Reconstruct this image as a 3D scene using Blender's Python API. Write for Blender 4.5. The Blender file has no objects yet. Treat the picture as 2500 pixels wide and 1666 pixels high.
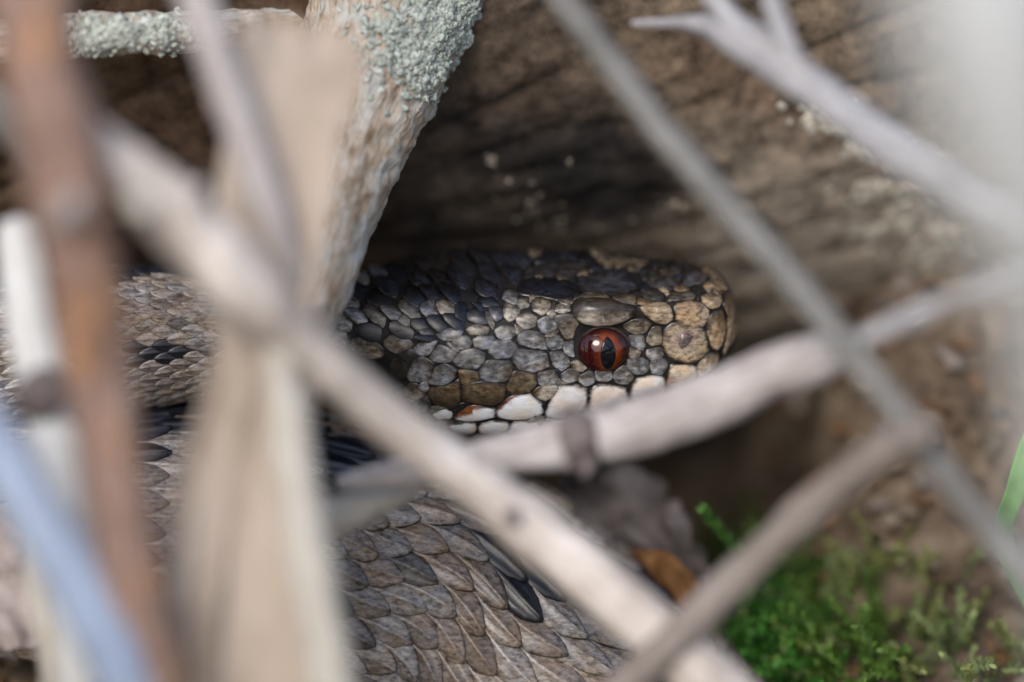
import bpy, math, random
import numpy as np
from mathutils import Vector, noise
from mathutils.bvhtree import BVHTree
random.seed(11)

# ------------------------------------------------------------------ camera, sky, sun, exposure
S = 0.001                      # everything below is written in millimetres
ZG = 60.0                      # millimetres from the lowest ground up to the viper's head
PITCH = math.radians(25); SP, CP = math.sin(PITCH), math.cos(PITCH)
DIST = 600.0                   # lens to viper's eye
MMPX = 90.0 / 2500
UP = Vector((0, SP, CP)); FW = Vector((0, -CP, SP))

sc = bpy.context.scene
col = sc.collection
cam = bpy.data.cameras.new('camera'); cam_o = bpy.data.objects.new('camera', cam); col.objects.link(cam_o)
cam.sensor_width = 36; cam.lens = 36 * DIST / 90
cam.clip_start = 0.01; cam.clip_end = 500
cp = FW * DIST
cam_o.location = Vector((cp.x, cp.y, cp.z + ZG)) * S
cam_o.rotation_euler = (math.pi / 2 - PITCH, 0, 0)
cam.dof.use_dof = True; cam.dof.focus_distance = (DIST - 0.6) * S; cam.dof.aperture_fstop = cam.lens / 40.0
sc.camera = cam_o

SUN_EL, SUN_AZ = math.radians(46), math.radians(202)     # azimuth clockwise from +y: over the camera's left shoulder
w = bpy.data.worlds.new('World'); sc.world = w; w.use_nodes = True
nt = w.node_tree; bg = nt.nodes['Background']
sky = nt.nodes.new('ShaderNodeTexSky'); sky.sky_type = 'NISHITA'; sky.sun_disc = False
sky.sun_elevation = SUN_EL; sky.sun_rotation = SUN_AZ; sky.air_density = 1.0; sky.dust_density = 2.6; sky.ozone_density = 1.0
nt.links.new(sky.outputs[0], bg.inputs[0]); bg.inputs[1].default_value = 0.14
sun = bpy.data.lights.new('sun', 'SUN'); sun_o = bpy.data.objects.new('sun', sun); col.objects.link(sun_o)
sun.energy = 1.3; sun.angle = math.radians(22); sun.color = (1.0, 0.965, 0.925)
sd = Vector((math.sin(SUN_AZ) * math.cos(SUN_EL), math.cos(SUN_AZ) * math.cos(SUN_EL), math.sin(SUN_EL)))
sun_o.rotation_euler = sd.to_track_quat('Z', 'Y').to_euler(); sun_o.location = sd * 3
sc.view_settings.view_transform = 'Standard'; sc.view_settings.look = 'None'
sc.view_settings.exposure = 0.58; sc.view_settings.gamma = 1.0; sc.view_settings.use_curve_mapping = False
sc.render.engine = 'CYCLES'; sc.cycles.use_denoising = True; sc.cycles.use_adaptive_sampling = False
sc.cycles.max_bounces = 6; sc.cycles.diffuse_bounces = 4

# ------------------------------------------------------------------ helpers
def C(px, py, d):
    """a spot given by photo position and distance d (mm) in front of the viper's plane -> mm"""
    k = (DIST - d) / DIST
    a = (px - 1250) * MMPX * k; u = (833 - py) * MMPX * k
    return Vector((a, 0, 0)) + UP * u + FW * d
def CU(x, u, d): return Vector((x, 0, 0)) + UP * u + FW * d
def pix(v):
    d = v.dot(FW); k = (DIST - d) / DIST
    return (1250 + v.x / k / MMPX, 833 - v.dot(UP) / k / MMPX)
def ray(px, py):
    o = FW * DIST
    return o, (C(px, py, 0) - o).normalized()
def lerp(a, b, t): return a + (b - a) * t
def sm(a, b, x):
    t = min(1, max(0, (x - a) / (b - a))); return t * t * (3 - 2 * t)
def fbm(v, f, o=4): return noise.fractal(v * f, 0.9, 2.1, o)
def cr(p0, p1, p2, p3, t):
    return 0.5 * ((2 * p1) + (p2 - p0) * t + (2 * p0 - 5 * p1 + 4 * p2 - p3) * t * t + (3 * p1 - p0 - 3 * p2 + p3) * t ** 3)
def spline(vals, n):
    """Catmull-Rom through numpy rows, n steps for each span"""
    v = np.array(vals, float); out = []
    for i in range(len(v) - 1):
        p0 = v[i - 1] if i else 2 * v[0] - v[1]; p3 = v[i + 2] if i + 2 < len(v) else 2 * v[-1] - v[-2]
        for k in range(n): out.append(cr(p0, v[i], v[i + 1], p3, k / n))
    out.append(v[-1]); return np.array(out)

def make(name, verts, faces, mat, parent=None, origin=None, cols=None, rims=None, smooth=True, bark=None):
    """verts in mm; the object's origin is at origin (mm) or at its parent's"""
    if origin is None: origin = parent['_o'] if parent is not None else (0, 0, -ZG)
    ox, oy, oz = origin
    me = bpy.data.meshes.new(name)
    me.from_pydata([((v[0] - ox) * S, (v[1] - oy) * S, (v[2] - oz) * S) for v in verts], [], faces)
    if smooth: me.polygons.foreach_set('use_smooth', [True] * len(me.polygons))
    if cols is not None:
        a = me.attributes.new('tint', 'FLOAT_COLOR', 'POINT')
        a.data.foreach_set('color', np.array([(c[0], c[1], c[2], 1) for c in cols], 'f').ravel())
    if rims is not None:
        a = me.attributes.new('rim', 'FLOAT', 'POINT'); a.data.foreach_set('value', np.array(rims, 'f'))
    if bark is not None:
        a = me.attributes.new('bark', 'FLOAT_VECTOR', 'POINT'); a.data.foreach_set('vector', np.array(bark, 'f').ravel())
    me.materials.append(mat)
    o = bpy.data.objects.new(name, me); col.objects.link(o)
    if parent is None: o.location = (ox * S, oy * S, (oz + ZG) * S)
    else: o.parent = parent
    o['_o'] = (ox, oy, oz)
    return o
def root(name, origin, label, cat, group=None):
    o = bpy.data.objects.new(name, None); col.objects.link(o); o.empty_display_size = 0.005
    o.location = (origin[0] * S, origin[1] * S, (origin[2] + ZG) * S); o['_o'] = tuple(origin)
    return tag(o, label, cat, group)
def tag(o, label=None, cat=None, group=None, kind=None):
    for k, v in (('label', label), ('category', cat), ('group', group), ('kind', kind)):
        if v: o[k] = v
    return o

class NT:
    def __init__(s, name):
        s.m = bpy.data.materials.new(name); s.m.use_nodes = True; s.t = s.m.node_tree
        s.b = s.t.nodes['Principled BSDF']; s.tc = s.n('ShaderNodeTexCoord')
    def n(s, t, **kw):
        x = s.t.nodes.new(t)
        for k, v in kw.items(): setattr(x, k, v)
        return x
    def l(s, a, b): s.t.links.new(a, b)
    def mapping(s, scale=(1, 1, 1), rot=(0, 0, 0)):
        m = s.n('ShaderNodeMapping'); m.inputs['Scale'].default_value = scale; m.inputs['Rotation'].default_value = rot
        s.l(s.tc.outputs['Object'], m.inputs[0]); return m.outputs[0]
    def noise(s, scale, detail=5, rough=0.6, vec=None, dist=0.0):
        x = s.n('ShaderNodeTexNoise'); x.inputs['Scale'].default_value = scale; x.inputs['Detail'].default_value = detail
        x.inputs['Roughness'].default_value = rough; x.inputs['Distortion'].default_value = dist
        s.l(vec if vec is not None else s.tc.outputs['Object'], x.inputs['Vector']); return x.outputs['Fac']
    def ramp(s, fac, stops):
        r = s.n('ShaderNodeValToRGB'); e = r.color_ramp.elements
        while len(e) < len(stops): e.new(0.5)
        for k, (p, c) in enumerate(stops): e[k].position = p; e[k].color = (*c, 1)
        s.l(fac, r.inputs[0]); return r.outputs[0]
    def mix(s, a, b, fac, mode='MIX'):
        x = s.n('ShaderNodeMix', data_type='RGBA', blend_type=mode)
        for sock, v in ((x.inputs[6], a), (x.inputs[7], b), (x.inputs[0], fac)):
            if isinstance(v, (int, float)): sock.default_value = v
            elif isinstance(v, tuple): sock.default_value = (*v, 1)
            else: s.l(v, sock)
        return x.outputs[2]
    def math(s, op, a, b=0.0):
        x = s.n('ShaderNodeMath', operation=op)
        for sock, v in ((x.inputs[0], a), (x.inputs[1], b)):
            if isinstance(v, (int, float)): sock.default_value = v
            else: s.l(v, sock)
        return x.outputs[0]
    def attr(s, name, out='Color'):
        a = s.n('ShaderNodeAttribute', attribute_name=name); return a.outputs[out]
    def bump(s, h, dist, strength=1.0):
        b = s.n('ShaderNodeBump'); b.inputs['Strength'].default_value = strength; b.inputs['Distance'].default_value = dist * S
        s.l(h, b.inputs['Height']); s.l(b.outputs[0], s.b.inputs['Normal'])
    def out(s, color, rough=0.7, spec=0.3, coat=0.0):
        if isinstance(color, tuple): s.b.inputs['Base Color'].default_value = (*color, 1)
        else: s.l(color, s.b.inputs['Base Color'])
        if isinstance(rough, (int, float)): s.b.inputs['Roughness'].default_value = rough
        else: s.l(rough, s.b.inputs['Roughness'])
        s.b.inputs['Specular IOR Level'].default_value = spec
        s.b.inputs['Coat Weight'].default_value = coat; s.b.inputs['Coat Roughness'].default_value = 0.02
        return s.m

def mat_scale():
    m = NT('scale_skin')
    base = m.attr('tint'); rim = m.attr('rim', 'Fac')
    lum = m.n('ShaderNodeRGBToBW'); m.l(base, lum.inputs[0])
    pale = m.ramp(lum.outputs[0], [(0.36, (1, 1, 1)), (0.6, (0.12, 0.12, 0.12))])          # white shields carry few speckles
    str_ = m.mapping((0.45, 1, 1), (0, 0.3, 0.2))
    f1 = m.noise(3000, 4, 0.7, str_); f2 = m.noise(520, 3, 0.6); f4 = m.noise(7500, 3, 0.7)
    c = m.mix(base, m.ramp(f1, [(0.36, (0.22, 0.19, 0.17)), (0.49, (0.88, 0.87, 0.86)), (0.64, (1.5, 1.49, 1.47))]), m.math('MULTIPLY', pale, 0.85), 'MULTIPLY')
    c = m.mix(c, m.ramp(f4, [(0.38, (0.45, 0.43, 0.42)), (0.55, (1.08, 1.08, 1.08))]), m.math('MULTIPLY', pale, 0.4), 'MULTIPLY')
    c = m.mix(c, m.ramp(f2, [(0.38, (1.0, 0.84, 0.66)), (0.58, (0.98, 1.0, 1.06))]), 0.7, 'MULTIPLY')
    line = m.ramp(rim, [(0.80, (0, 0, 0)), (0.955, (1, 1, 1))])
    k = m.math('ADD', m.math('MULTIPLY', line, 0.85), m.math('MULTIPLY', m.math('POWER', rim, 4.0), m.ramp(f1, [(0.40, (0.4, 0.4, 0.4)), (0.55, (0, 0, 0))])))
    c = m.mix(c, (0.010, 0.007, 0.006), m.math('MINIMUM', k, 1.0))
    m.bump(m.math('ADD', f1, m.math('MULTIPLY', f4, 0.4)), 0.022, 0.8)
    return m.out(c, 0.29, 0.55)
def mat_plain(name, stops, mm, rough=0.8, bump=0.1, spec=0.2, stretch=(1, 1, 1), rot=(0, 0, 0), spots=None, detail=6, coat=0.0):
    m = NT(name); v = m.mapping(stretch, rot)
    f = m.noise(1000 / mm, detail, 0.62, v)
    c = m.ramp(f, stops)
    if spots:
        sc_mm, lo, hi, colr = spots
        c = m.mix(c, colr, m.ramp(m.noise(1000 / sc_mm, 3, 0.5, v, 0.4), [(lo, (0, 0, 0)), (hi, (1, 1, 1))]))
    if bump: m.bump(f, bump)
    return m.out(c, rough, spec, coat)
def mat_tint(name, mm, amt=0.6, rough=0.85, bump=0.15, spec=0.15):
    m = NT(name); f = m.noise(1000 / mm, 6, 0.68)
    c = m.mix(m.attr('tint'), m.ramp(f, [(0.3, (0.35, 0.33, 0.32)), (0.5, (0.95, 0.95, 0.95)), (0.72, (1.6, 1.55, 1.5))]), amt, 'MULTIPLY')
    m.bump(f, bump); return m.out(c, rough, spec)

# ------------------------------------------------------------------ ground
def ground_z(x, y):
    dip = math.exp(-((x - 6) / 17) ** 2)
    y0 = -22 + 20 * dip
    z = -60 + 29 * sm(y0, y0 + 16, y)
    z += 27 * sm(22, 36, x + 0.35 * y - 6) * sm(130, 60, x) * sm(-2, 26, y) * sm(90, 50, y)
    z -= 32 * math.exp(-((x - 15) / 12) ** 2 - ((y - 36) / 17) ** 2)
    v = Vector((x, y, 0))
    near = 1 / (1 + (math.hypot(x, y) / 150) ** 2)
    z += (2.0 * fbm(v, 0.06, 3) + 0.7 * fbm(v, 0.35, 4)) * (0.3 + 0.7 * near)
    return z
def axis(fine0, fine1, step, far):
    a = list(np.arange(fine0, fine1 + 1e-6, step)); s = step; p = a[-1]
    while p < far: s *= 1.28; p += s; a.append(p)
    s = step; p = a[0]; b = []
    while p > -far: s *= 1.28; p -= s; b.append(p)
    return b[::-1] + a
gx, gy = axis(-60, 80, 0.9, 40000), axis(-40, 70, 0.9, 40000)
gv = [(x, y, ground_z(x, y)) for y in gy for x in gx]
nx = len(gx)
gf = [(j * nx + i, j * nx + i + 1, (j + 1) * nx + i + 1, (j + 1) * nx + i) for j in range(len(gy) - 1) for i in range(nx - 1)]
M_soil = mat_plain('soil', [(0.28, (0.020, 0.014, 0.010)), (0.5, (0.13, 0.095, 0.065)), (0.72, (0.30, 0.235, 0.165))], 5.0, 0.95, 0.5, 0.1, detail=9)
tag(make('ground', gv, gf, M_soil), kind='structure')
GB = BVHTree.FromPolygons([Vector(v) for v in gv], gf)

# ------------------------------------------------------------------ rotten log behind the viper
LA = Vector((1, 0.05, -0.06)).normalized(); LC = Vector((0, 70, 25)); LR = 55.0
LS = LA.cross(Vector((0, 0, 1))).normalized(); LU = LS.cross(LA).normalized()     # LS points to -y... towards the camera
if LS.y > 0: LS = -LS
def log_blob(px, py, cx, cy, rx, ry, a=0):
    dx, dy = px - cx, py - cy; c, s = math.cos(a), math.sin(a)
    X, Y = (dx * c + dy * s) / rx, (-dx * s + dy * c) / ry
    return math.exp(-(X * X + Y * Y))
lv, lc = [], []
tl = axis(-62, 62, 0.45, 190)
ta = list(np.linspace(math.radians(-75), math.radians(40), 210)) + list(np.linspace(math.radians(46), math.radians(280), 40))
for t in tl:
    for a in ta:
        n_ = LS * math.cos(a) + LU * math.sin(a)
        p = LC + LA * t + n_ * LR
        g = Vector((t * 0.906 + a * LR * 0.42, (a * LR) * 0.906 - t * 0.42, 0))       # slanting grain
        h = 1.6 * fbm(p, 0.04, 2) + 0.5 * fbm(Vector((g.x * 0.05, g.y * 0.3, 3)), 1.0, 5) + 0.16 * fbm(p, 0.7, 4)
        rid = abs(noise.noise(Vector((g.x * 0.035, g.y * 0.16, 9)))); h -= 0.6 * max(0, 0.16 - rid) / 0.16
        p = p + n_ * h
        lv.append(p)
        px, py = pix(p)
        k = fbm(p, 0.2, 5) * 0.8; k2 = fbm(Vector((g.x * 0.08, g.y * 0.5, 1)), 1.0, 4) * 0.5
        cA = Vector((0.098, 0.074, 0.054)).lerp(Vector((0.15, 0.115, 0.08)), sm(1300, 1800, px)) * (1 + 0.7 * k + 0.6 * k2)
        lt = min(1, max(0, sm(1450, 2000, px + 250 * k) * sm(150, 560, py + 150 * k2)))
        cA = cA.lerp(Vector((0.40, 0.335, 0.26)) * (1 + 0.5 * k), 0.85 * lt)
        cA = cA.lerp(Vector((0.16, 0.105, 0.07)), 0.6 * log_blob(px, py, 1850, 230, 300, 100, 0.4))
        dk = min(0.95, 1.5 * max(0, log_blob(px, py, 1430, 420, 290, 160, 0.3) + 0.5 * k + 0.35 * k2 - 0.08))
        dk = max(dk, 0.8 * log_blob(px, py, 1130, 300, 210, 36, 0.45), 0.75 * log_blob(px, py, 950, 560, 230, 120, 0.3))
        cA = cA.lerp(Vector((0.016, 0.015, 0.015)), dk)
        cA = cA.lerp(Vector((0.06, 0.035, 0.02)), sm(1050, 850, px) * 0.7)  # deep shade over the log's left end, put into its colour
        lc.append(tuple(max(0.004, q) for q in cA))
na = len(ta)
lf = [(i * na + j, (i + 1) * na + j, (i + 1) * na + (j + 1) % na, i * na + (j + 1) % na) for i in range(len(tl) - 1) for j in range(na)]
e0 = len(lv); lv += [LC + LA * tl[0], LC + LA * tl[-1]]; lc += [(0.1, 0.07, 0.05)] * 2
lf += [(e0, j, (j + 1) % na) for j in range(na)] + [(e0 + 1, (len(tl) - 1) * na + (j + 1) % na, (len(tl) - 1) * na + j) for j in range(na)]
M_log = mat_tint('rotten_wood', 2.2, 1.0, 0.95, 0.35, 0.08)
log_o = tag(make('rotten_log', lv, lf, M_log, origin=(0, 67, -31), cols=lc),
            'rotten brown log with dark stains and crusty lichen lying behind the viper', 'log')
LB = BVHTree.FromPolygons([Vector(v) for v in lv], lf)

ICO = None
def ico():
    global ICO
    if ICO is None:
        t = (1 + 5 ** 0.5) / 2
        v = [Vector(q).normalized() for q in [(-1, t, 0), (1, t, 0), (-1, -t, 0), (1, -t, 0), (0, -1, t), (0, 1, t), (0, -1, -t), (0, 1, -t), (t, 0, -1), (t, 0, 1), (-t, 0, -1), (-t, 0, 1)]]
        f = [(0, 11, 5), (0, 5, 1), (0, 1, 7), (0, 7, 10), (0, 10, 11), (1, 5, 9), (5, 11, 4), (11, 10, 2), (10, 7, 6), (7, 1, 8), (3, 9, 4), (3, 4, 2), (3, 2, 6), (3, 6, 8), (3, 8, 9), (4, 9, 5), (2, 4, 11), (6, 2, 10), (8, 6, 7), (9, 8, 1)]
        v2, f2, mid = list(v), [], {}
        def m(a, b):
            k = (min(a, b), max(a, b))
            if k not in mid: mid[k] = len(v2); v2.append((v[a] + v[b]).normalized())
            return mid[k]
        for a, b, c in f:
            x, y, z = m(a, b), m(b, c), m(c, a); f2 += [(a, x, z), (x, b, y), (z, y, c), (x, y, z)]
        ICO = (v2, f2)
    return ICO
def crumb(V, F, K, p, n, r, flat, colr):
    iv, if_ = ico(); b = len(V); n = n.normalized()
    t1 = n.orthogonal().normalized(); t2 = n.cross(t1); s = random.random() * 50
    ax, ay = r * random.uniform(0.75, 1.3), r * random.uniform(0.75, 1.3)
    for q in iv:
        k = 1 + 0.7 * noise.noise(q * 1.9 + Vector((s, s * 1.3, 0)))
        V.append(p + (t1 * q.x * ax + t2 * q.y * ay + n * q.z * r * flat) * k); K.append(colr)
    F += [tuple(b + i for i in f) for f in if_]
def log_crust(spots, name, base, label, rr):
    V, F, K = [], [], []
    for cx, cy, rx, ry, n in spots:
        for _ in range(int(n * 2.2)):
            px, py = random.gauss(cx, rx), random.gauss(cy, ry)
            if fbm(Vector((px, py, 0)), 0.018, 3) < -0.1: continue
            o, dr = ray(px, py); hit = LB.ray_cast(o, dr)
            if hit[0] is None: continue
            n_ = hit[1] if hit[1].dot(dr) < 0 else -hit[1]
            j = random.uniform(0.6, 1.25)
            crumb(V, F, K, hit[0], n_, random.uniform(*rr), 0.28, tuple(c * j for c in base))
    o = make(name, V, F, M_crust, log_o, cols=K); o['label'] = label; o['kind'] = 'stuff'
M_crust = mat_tint('lichen_crust', 0.6, 0.6, 0.95, 0.12, 0.05)
log_crust([(2010, 285, 34, 18, 60), (2060, 310, 26, 14, 40), (2105, 345, 24, 20, 40), (2095, 375, 16, 12, 16),
           (2210, 410, 34, 22, 60), (2150, 440, 36, 30, 70), (2110, 470, 20, 16, 30), (2215, 450, 60, 36, 120), (2250, 520, 40, 36, 60),
           (2270, 560, 40, 40, 60), (2120, 560, 24, 14, 24), (2240, 620, 50, 34, 50)], 'lichen', (0.52, 0.475, 0.385), 'crumbly cream lichen crust', (0.15, 0.5))
log_crust([(1640, 560, 60, 30, 34), (1330, 520, 40, 24, 22), (1650, 500, 25, 12, 12), (1390, 398, 3, 3, 2), (1205, 395, 12, 8, 7), (1250, 460, 24, 16, 14),
           (1880, 590, 90, 60, 70), (1780, 640, 70, 50, 50), (2000, 700, 140, 60, 90), (2200, 720, 100, 60, 60), (2030, 590, 60, 40, 50)], 'lichen_speck', (0.27, 0.235, 0.185), 'scattered pale specks', (0.08, 0.26))

# ------------------------------------------------------------------ the viper: one lofted body from snout to tail
ORG = (0.0, 0.0, -52.0)
HY = 6.0
# head sections: x, then half outline from crown to chin as (half width, height)
HEAD = [
 (19.85, [(0, .9), (.5, .8), (1.0, .5), (1.1, -.2), (1.0, -1.2), (.8, -2.0), (.4, -2.5), (0, -2.6)]),
 (19.3, [(0, 2.0), (1.2, 1.9), (2.2, 1.5), (2.6, 0), (2.6, -1.6), (2.2, -3.1), (1.1, -3.9), (0, -4.1)]),
 (18.0, [(0, 3.0), (1.8, 2.95), (3.3, 2.5), (3.9, .4), (4.1, -2), (3.9, -4), (2.0, -5.2), (0, -5.5)]),
 (15.5, [(0, 3.15), (2.4, 3.15), (4.4, 2.75), (4.85, .7), (5.3, -2.1), (5.2, -4.3), (2.9, -6.3), (0, -6.7)]),
 (12.0, [(0, 3.1), (2.8, 3.2), (5.3, 2.95), (5.45, .8), (6.2, -2.3), (6.2, -4.7), (3.4, -7.0), (0, -7.4)]),
 (8.0, [(0, 3.2), (3.2, 3.4), (6.1, 3.25), (5.9, .7), (7.0, -2.5), (7.0, -5.4), (5.0, -7.9), (0, -8.6)]),
 (4.0, [(0, 3.5), (3.4, 3.55), (6.2, 3.1), (6.9, .7), (7.8, -2.6), (7.8, -5.9), (5.8, -8.6), (0, -9.2)]),
 (-1.0, [(0, 4.0), (3.5, 3.95), (6.3, 3.2), (8.1, .6), (8.8, -2.6), (8.5, -6.1), (6.4, -8.9), (0, -9.5)]),
 (-5.0, [(0, 4.2), (3.5, 4.05), (6.3, 3.1), (8.3, .5), (8.9, -2.6), (8.4, -6.0), (6.2, -8.7), (0, -9.3)]),
 (-8.5, [(0, 3.8), (3.2, 3.6), (5.7, 2.5), (7.4, .2), (7.7, -2.6), (6.9, -5.5), (4.8, -8.0), (0, -8.6)]),
 (-12.0, [(0, 3.2), (2.8, 2.9), (4.8, 1.8), (6.0, -.1), (6.1, -2.6), (5.2, -5.0), (2.9, -7.2), (0, -7.7)]),
]
def circ(rw, rh): return [(rw * math.sin(math.pi * k / 7), rh * math.cos(math.pi * k / 7)) for k in range(8)]
BODY = [(Vector((-17, 6.0, -2.1)), 5.5), (Vector((-25, 5.8, -2.0)), 5.9), (Vector((-35, 5.5, -2.4)), 6.5), (Vector((-47, 5.0, -4.0)), 7.6),
        (Vector((-58, 7.0, -8.5)), 8.8), (Vector((-61, 13.0, -14.0)), 9.8), (Vector((-54, 11.5, -18.0)), 10.6),
        (CU(-44, -16.5, -9), 11.5), (CU(-32, -17.3, -9), 12.4), (CU(-22, -19.0, -10.5), 13.6), (CU(-14.5, -22, -12), 14.6),
        (CU(-6.5, -25.6, -13), 15.4), (CU(1.4, -32.2, -13), 15.8), (CU(10, -40.2, -12.5), 15.8),
        (Vector((17, -17, -45.5)), 15), (Vector((29, -31, -46)), 14.5), (Vector((46, -43, -46.5)), 13.5), (Vector((72, -50, -48.5)), 11.5),
        (Vector((102, -44, -51)), 8.8), (Vector((130, -30, -54)), 6), (Vector((154, -12, -56.8)), 3.4), (Vector((170, 6, -59)), 1.0)]
rows = []
for x, half in HEAD:
    rows.append([x, HY, 0.0] + [q for wz in half for q in wz])
for c, r in BODY:
    rows.append([c.x, c.y, c.z] + [q for wz in circ(r, r * 0.96) for q in wz])
rows = spline(rows, 8)
# resample rows by arc length so that rings are even
cen = rows[:, :3]; seg = np.r_[0, np.cumsum(np.linalg.norm(np.diff(cen, axis=0), axis=1))]
NST = int(seg[-1] / 0.6); su = np.linspace(0, seg[-1], NST)
rows = np.array([[np.interp(s, seg, rows[:, k]) for k in range(rows.shape[1])] for s in su])
cen = [Vector(r[:3]) for r in rows]
MR = 56
rings, frames = [], []
for i, r in enumerate(rows):
    T = (cen[min(i + 3, NST - 1)] - cen[max(i - 3, 0)]).normalized()
    if su[i] < 26: T = Vector((-1, 0, 0))
    U_ = (Vector((0, 0, 1)) - T * T.z).normalized(); Sd = T.cross(U_).normalized()   # Sd: towards -y (camera side) on the head... 
    half = [(r[3 + 2 * k], r[4 + 2 * k]) for k in range(8)]
    loop = half + [(-a, b) for a, b in half[-2:0:-1]]
    pts = []
    L = len(loop); per = MR // L
    for k in range(L):
        p0, p1, p2, p3 = (np.array(loop[(k + q) % L]) for q in (-1, 0, 1, 2))
        for q in range(per): pts.append(cr(p0, p1, p2, p3, q / per))
    rings.append([cen[i] + Sd * (-a if False else a) + U_ * b for a, b in pts]); frames.append((T, U_, Sd))
# which way is the near side? on the head T=(-1,0,0), U=z, Sd = T x U = (0,1,0): positive half widths are the far side
bv = [p for ring in rings for p in ring]; nr = len(rings[0])
bf = [(i * nr + j, i * nr + (j + 1) % nr, (i + 1) * nr + (j + 1) % nr, (i + 1) * nr + j) for i in range(NST - 1) for j in range(nr)]
e = len(bv); bv += [sum((Vector(p) for p in rings[0]), Vector()) / nr + Vector((0.12, 0, 0)), sum((Vector(p) for p in rings[-1]), Vector()) / nr]
bf += [(e, (j + 1) % nr, j) for j in range(nr)] + [(e + 1, (NST - 1) * nr + j, (NST - 1) * nr + (j + 1) % nr) for j in range(nr)]
def mat_skin():
    m = NT('interstitial_skin')
    c = m.ramp(m.noise(900, 4), [(0.35, (0.005, 0.005, 0.005)), (0.65, (0.018, 0.015, 0.013))])
    return m.out(c, 0.6, 0.3)
viper = root('viper', ORG, 'brown and black viper with red eye resting its head on its own coil', 'snake')
body = make('body', bv, bf, mat_skin(), viper)
SB = BVHTree.FromPolygons([Vector(v) for v in bv], bf)
M_scale = mat_scale()

def shade(c, lo=0.82, hi=1.18): k = random.uniform(lo, hi); return tuple(q * k for q in c)
DARK, NAVY = (0.016, 0.015, 0.015), (0.014, 0.016, 0.022)
TAN, GREY, SNOUT = (0.245, 0.222, 0.18), (0.235, 0.243, 0.252), (0.35, 0.262, 0.165)
WHITE, RUST, MUD = (0.80, 0.82, 0.83), (0.20, 0.075, 0.02), (0.11, 0.075, 0.035)

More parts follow.
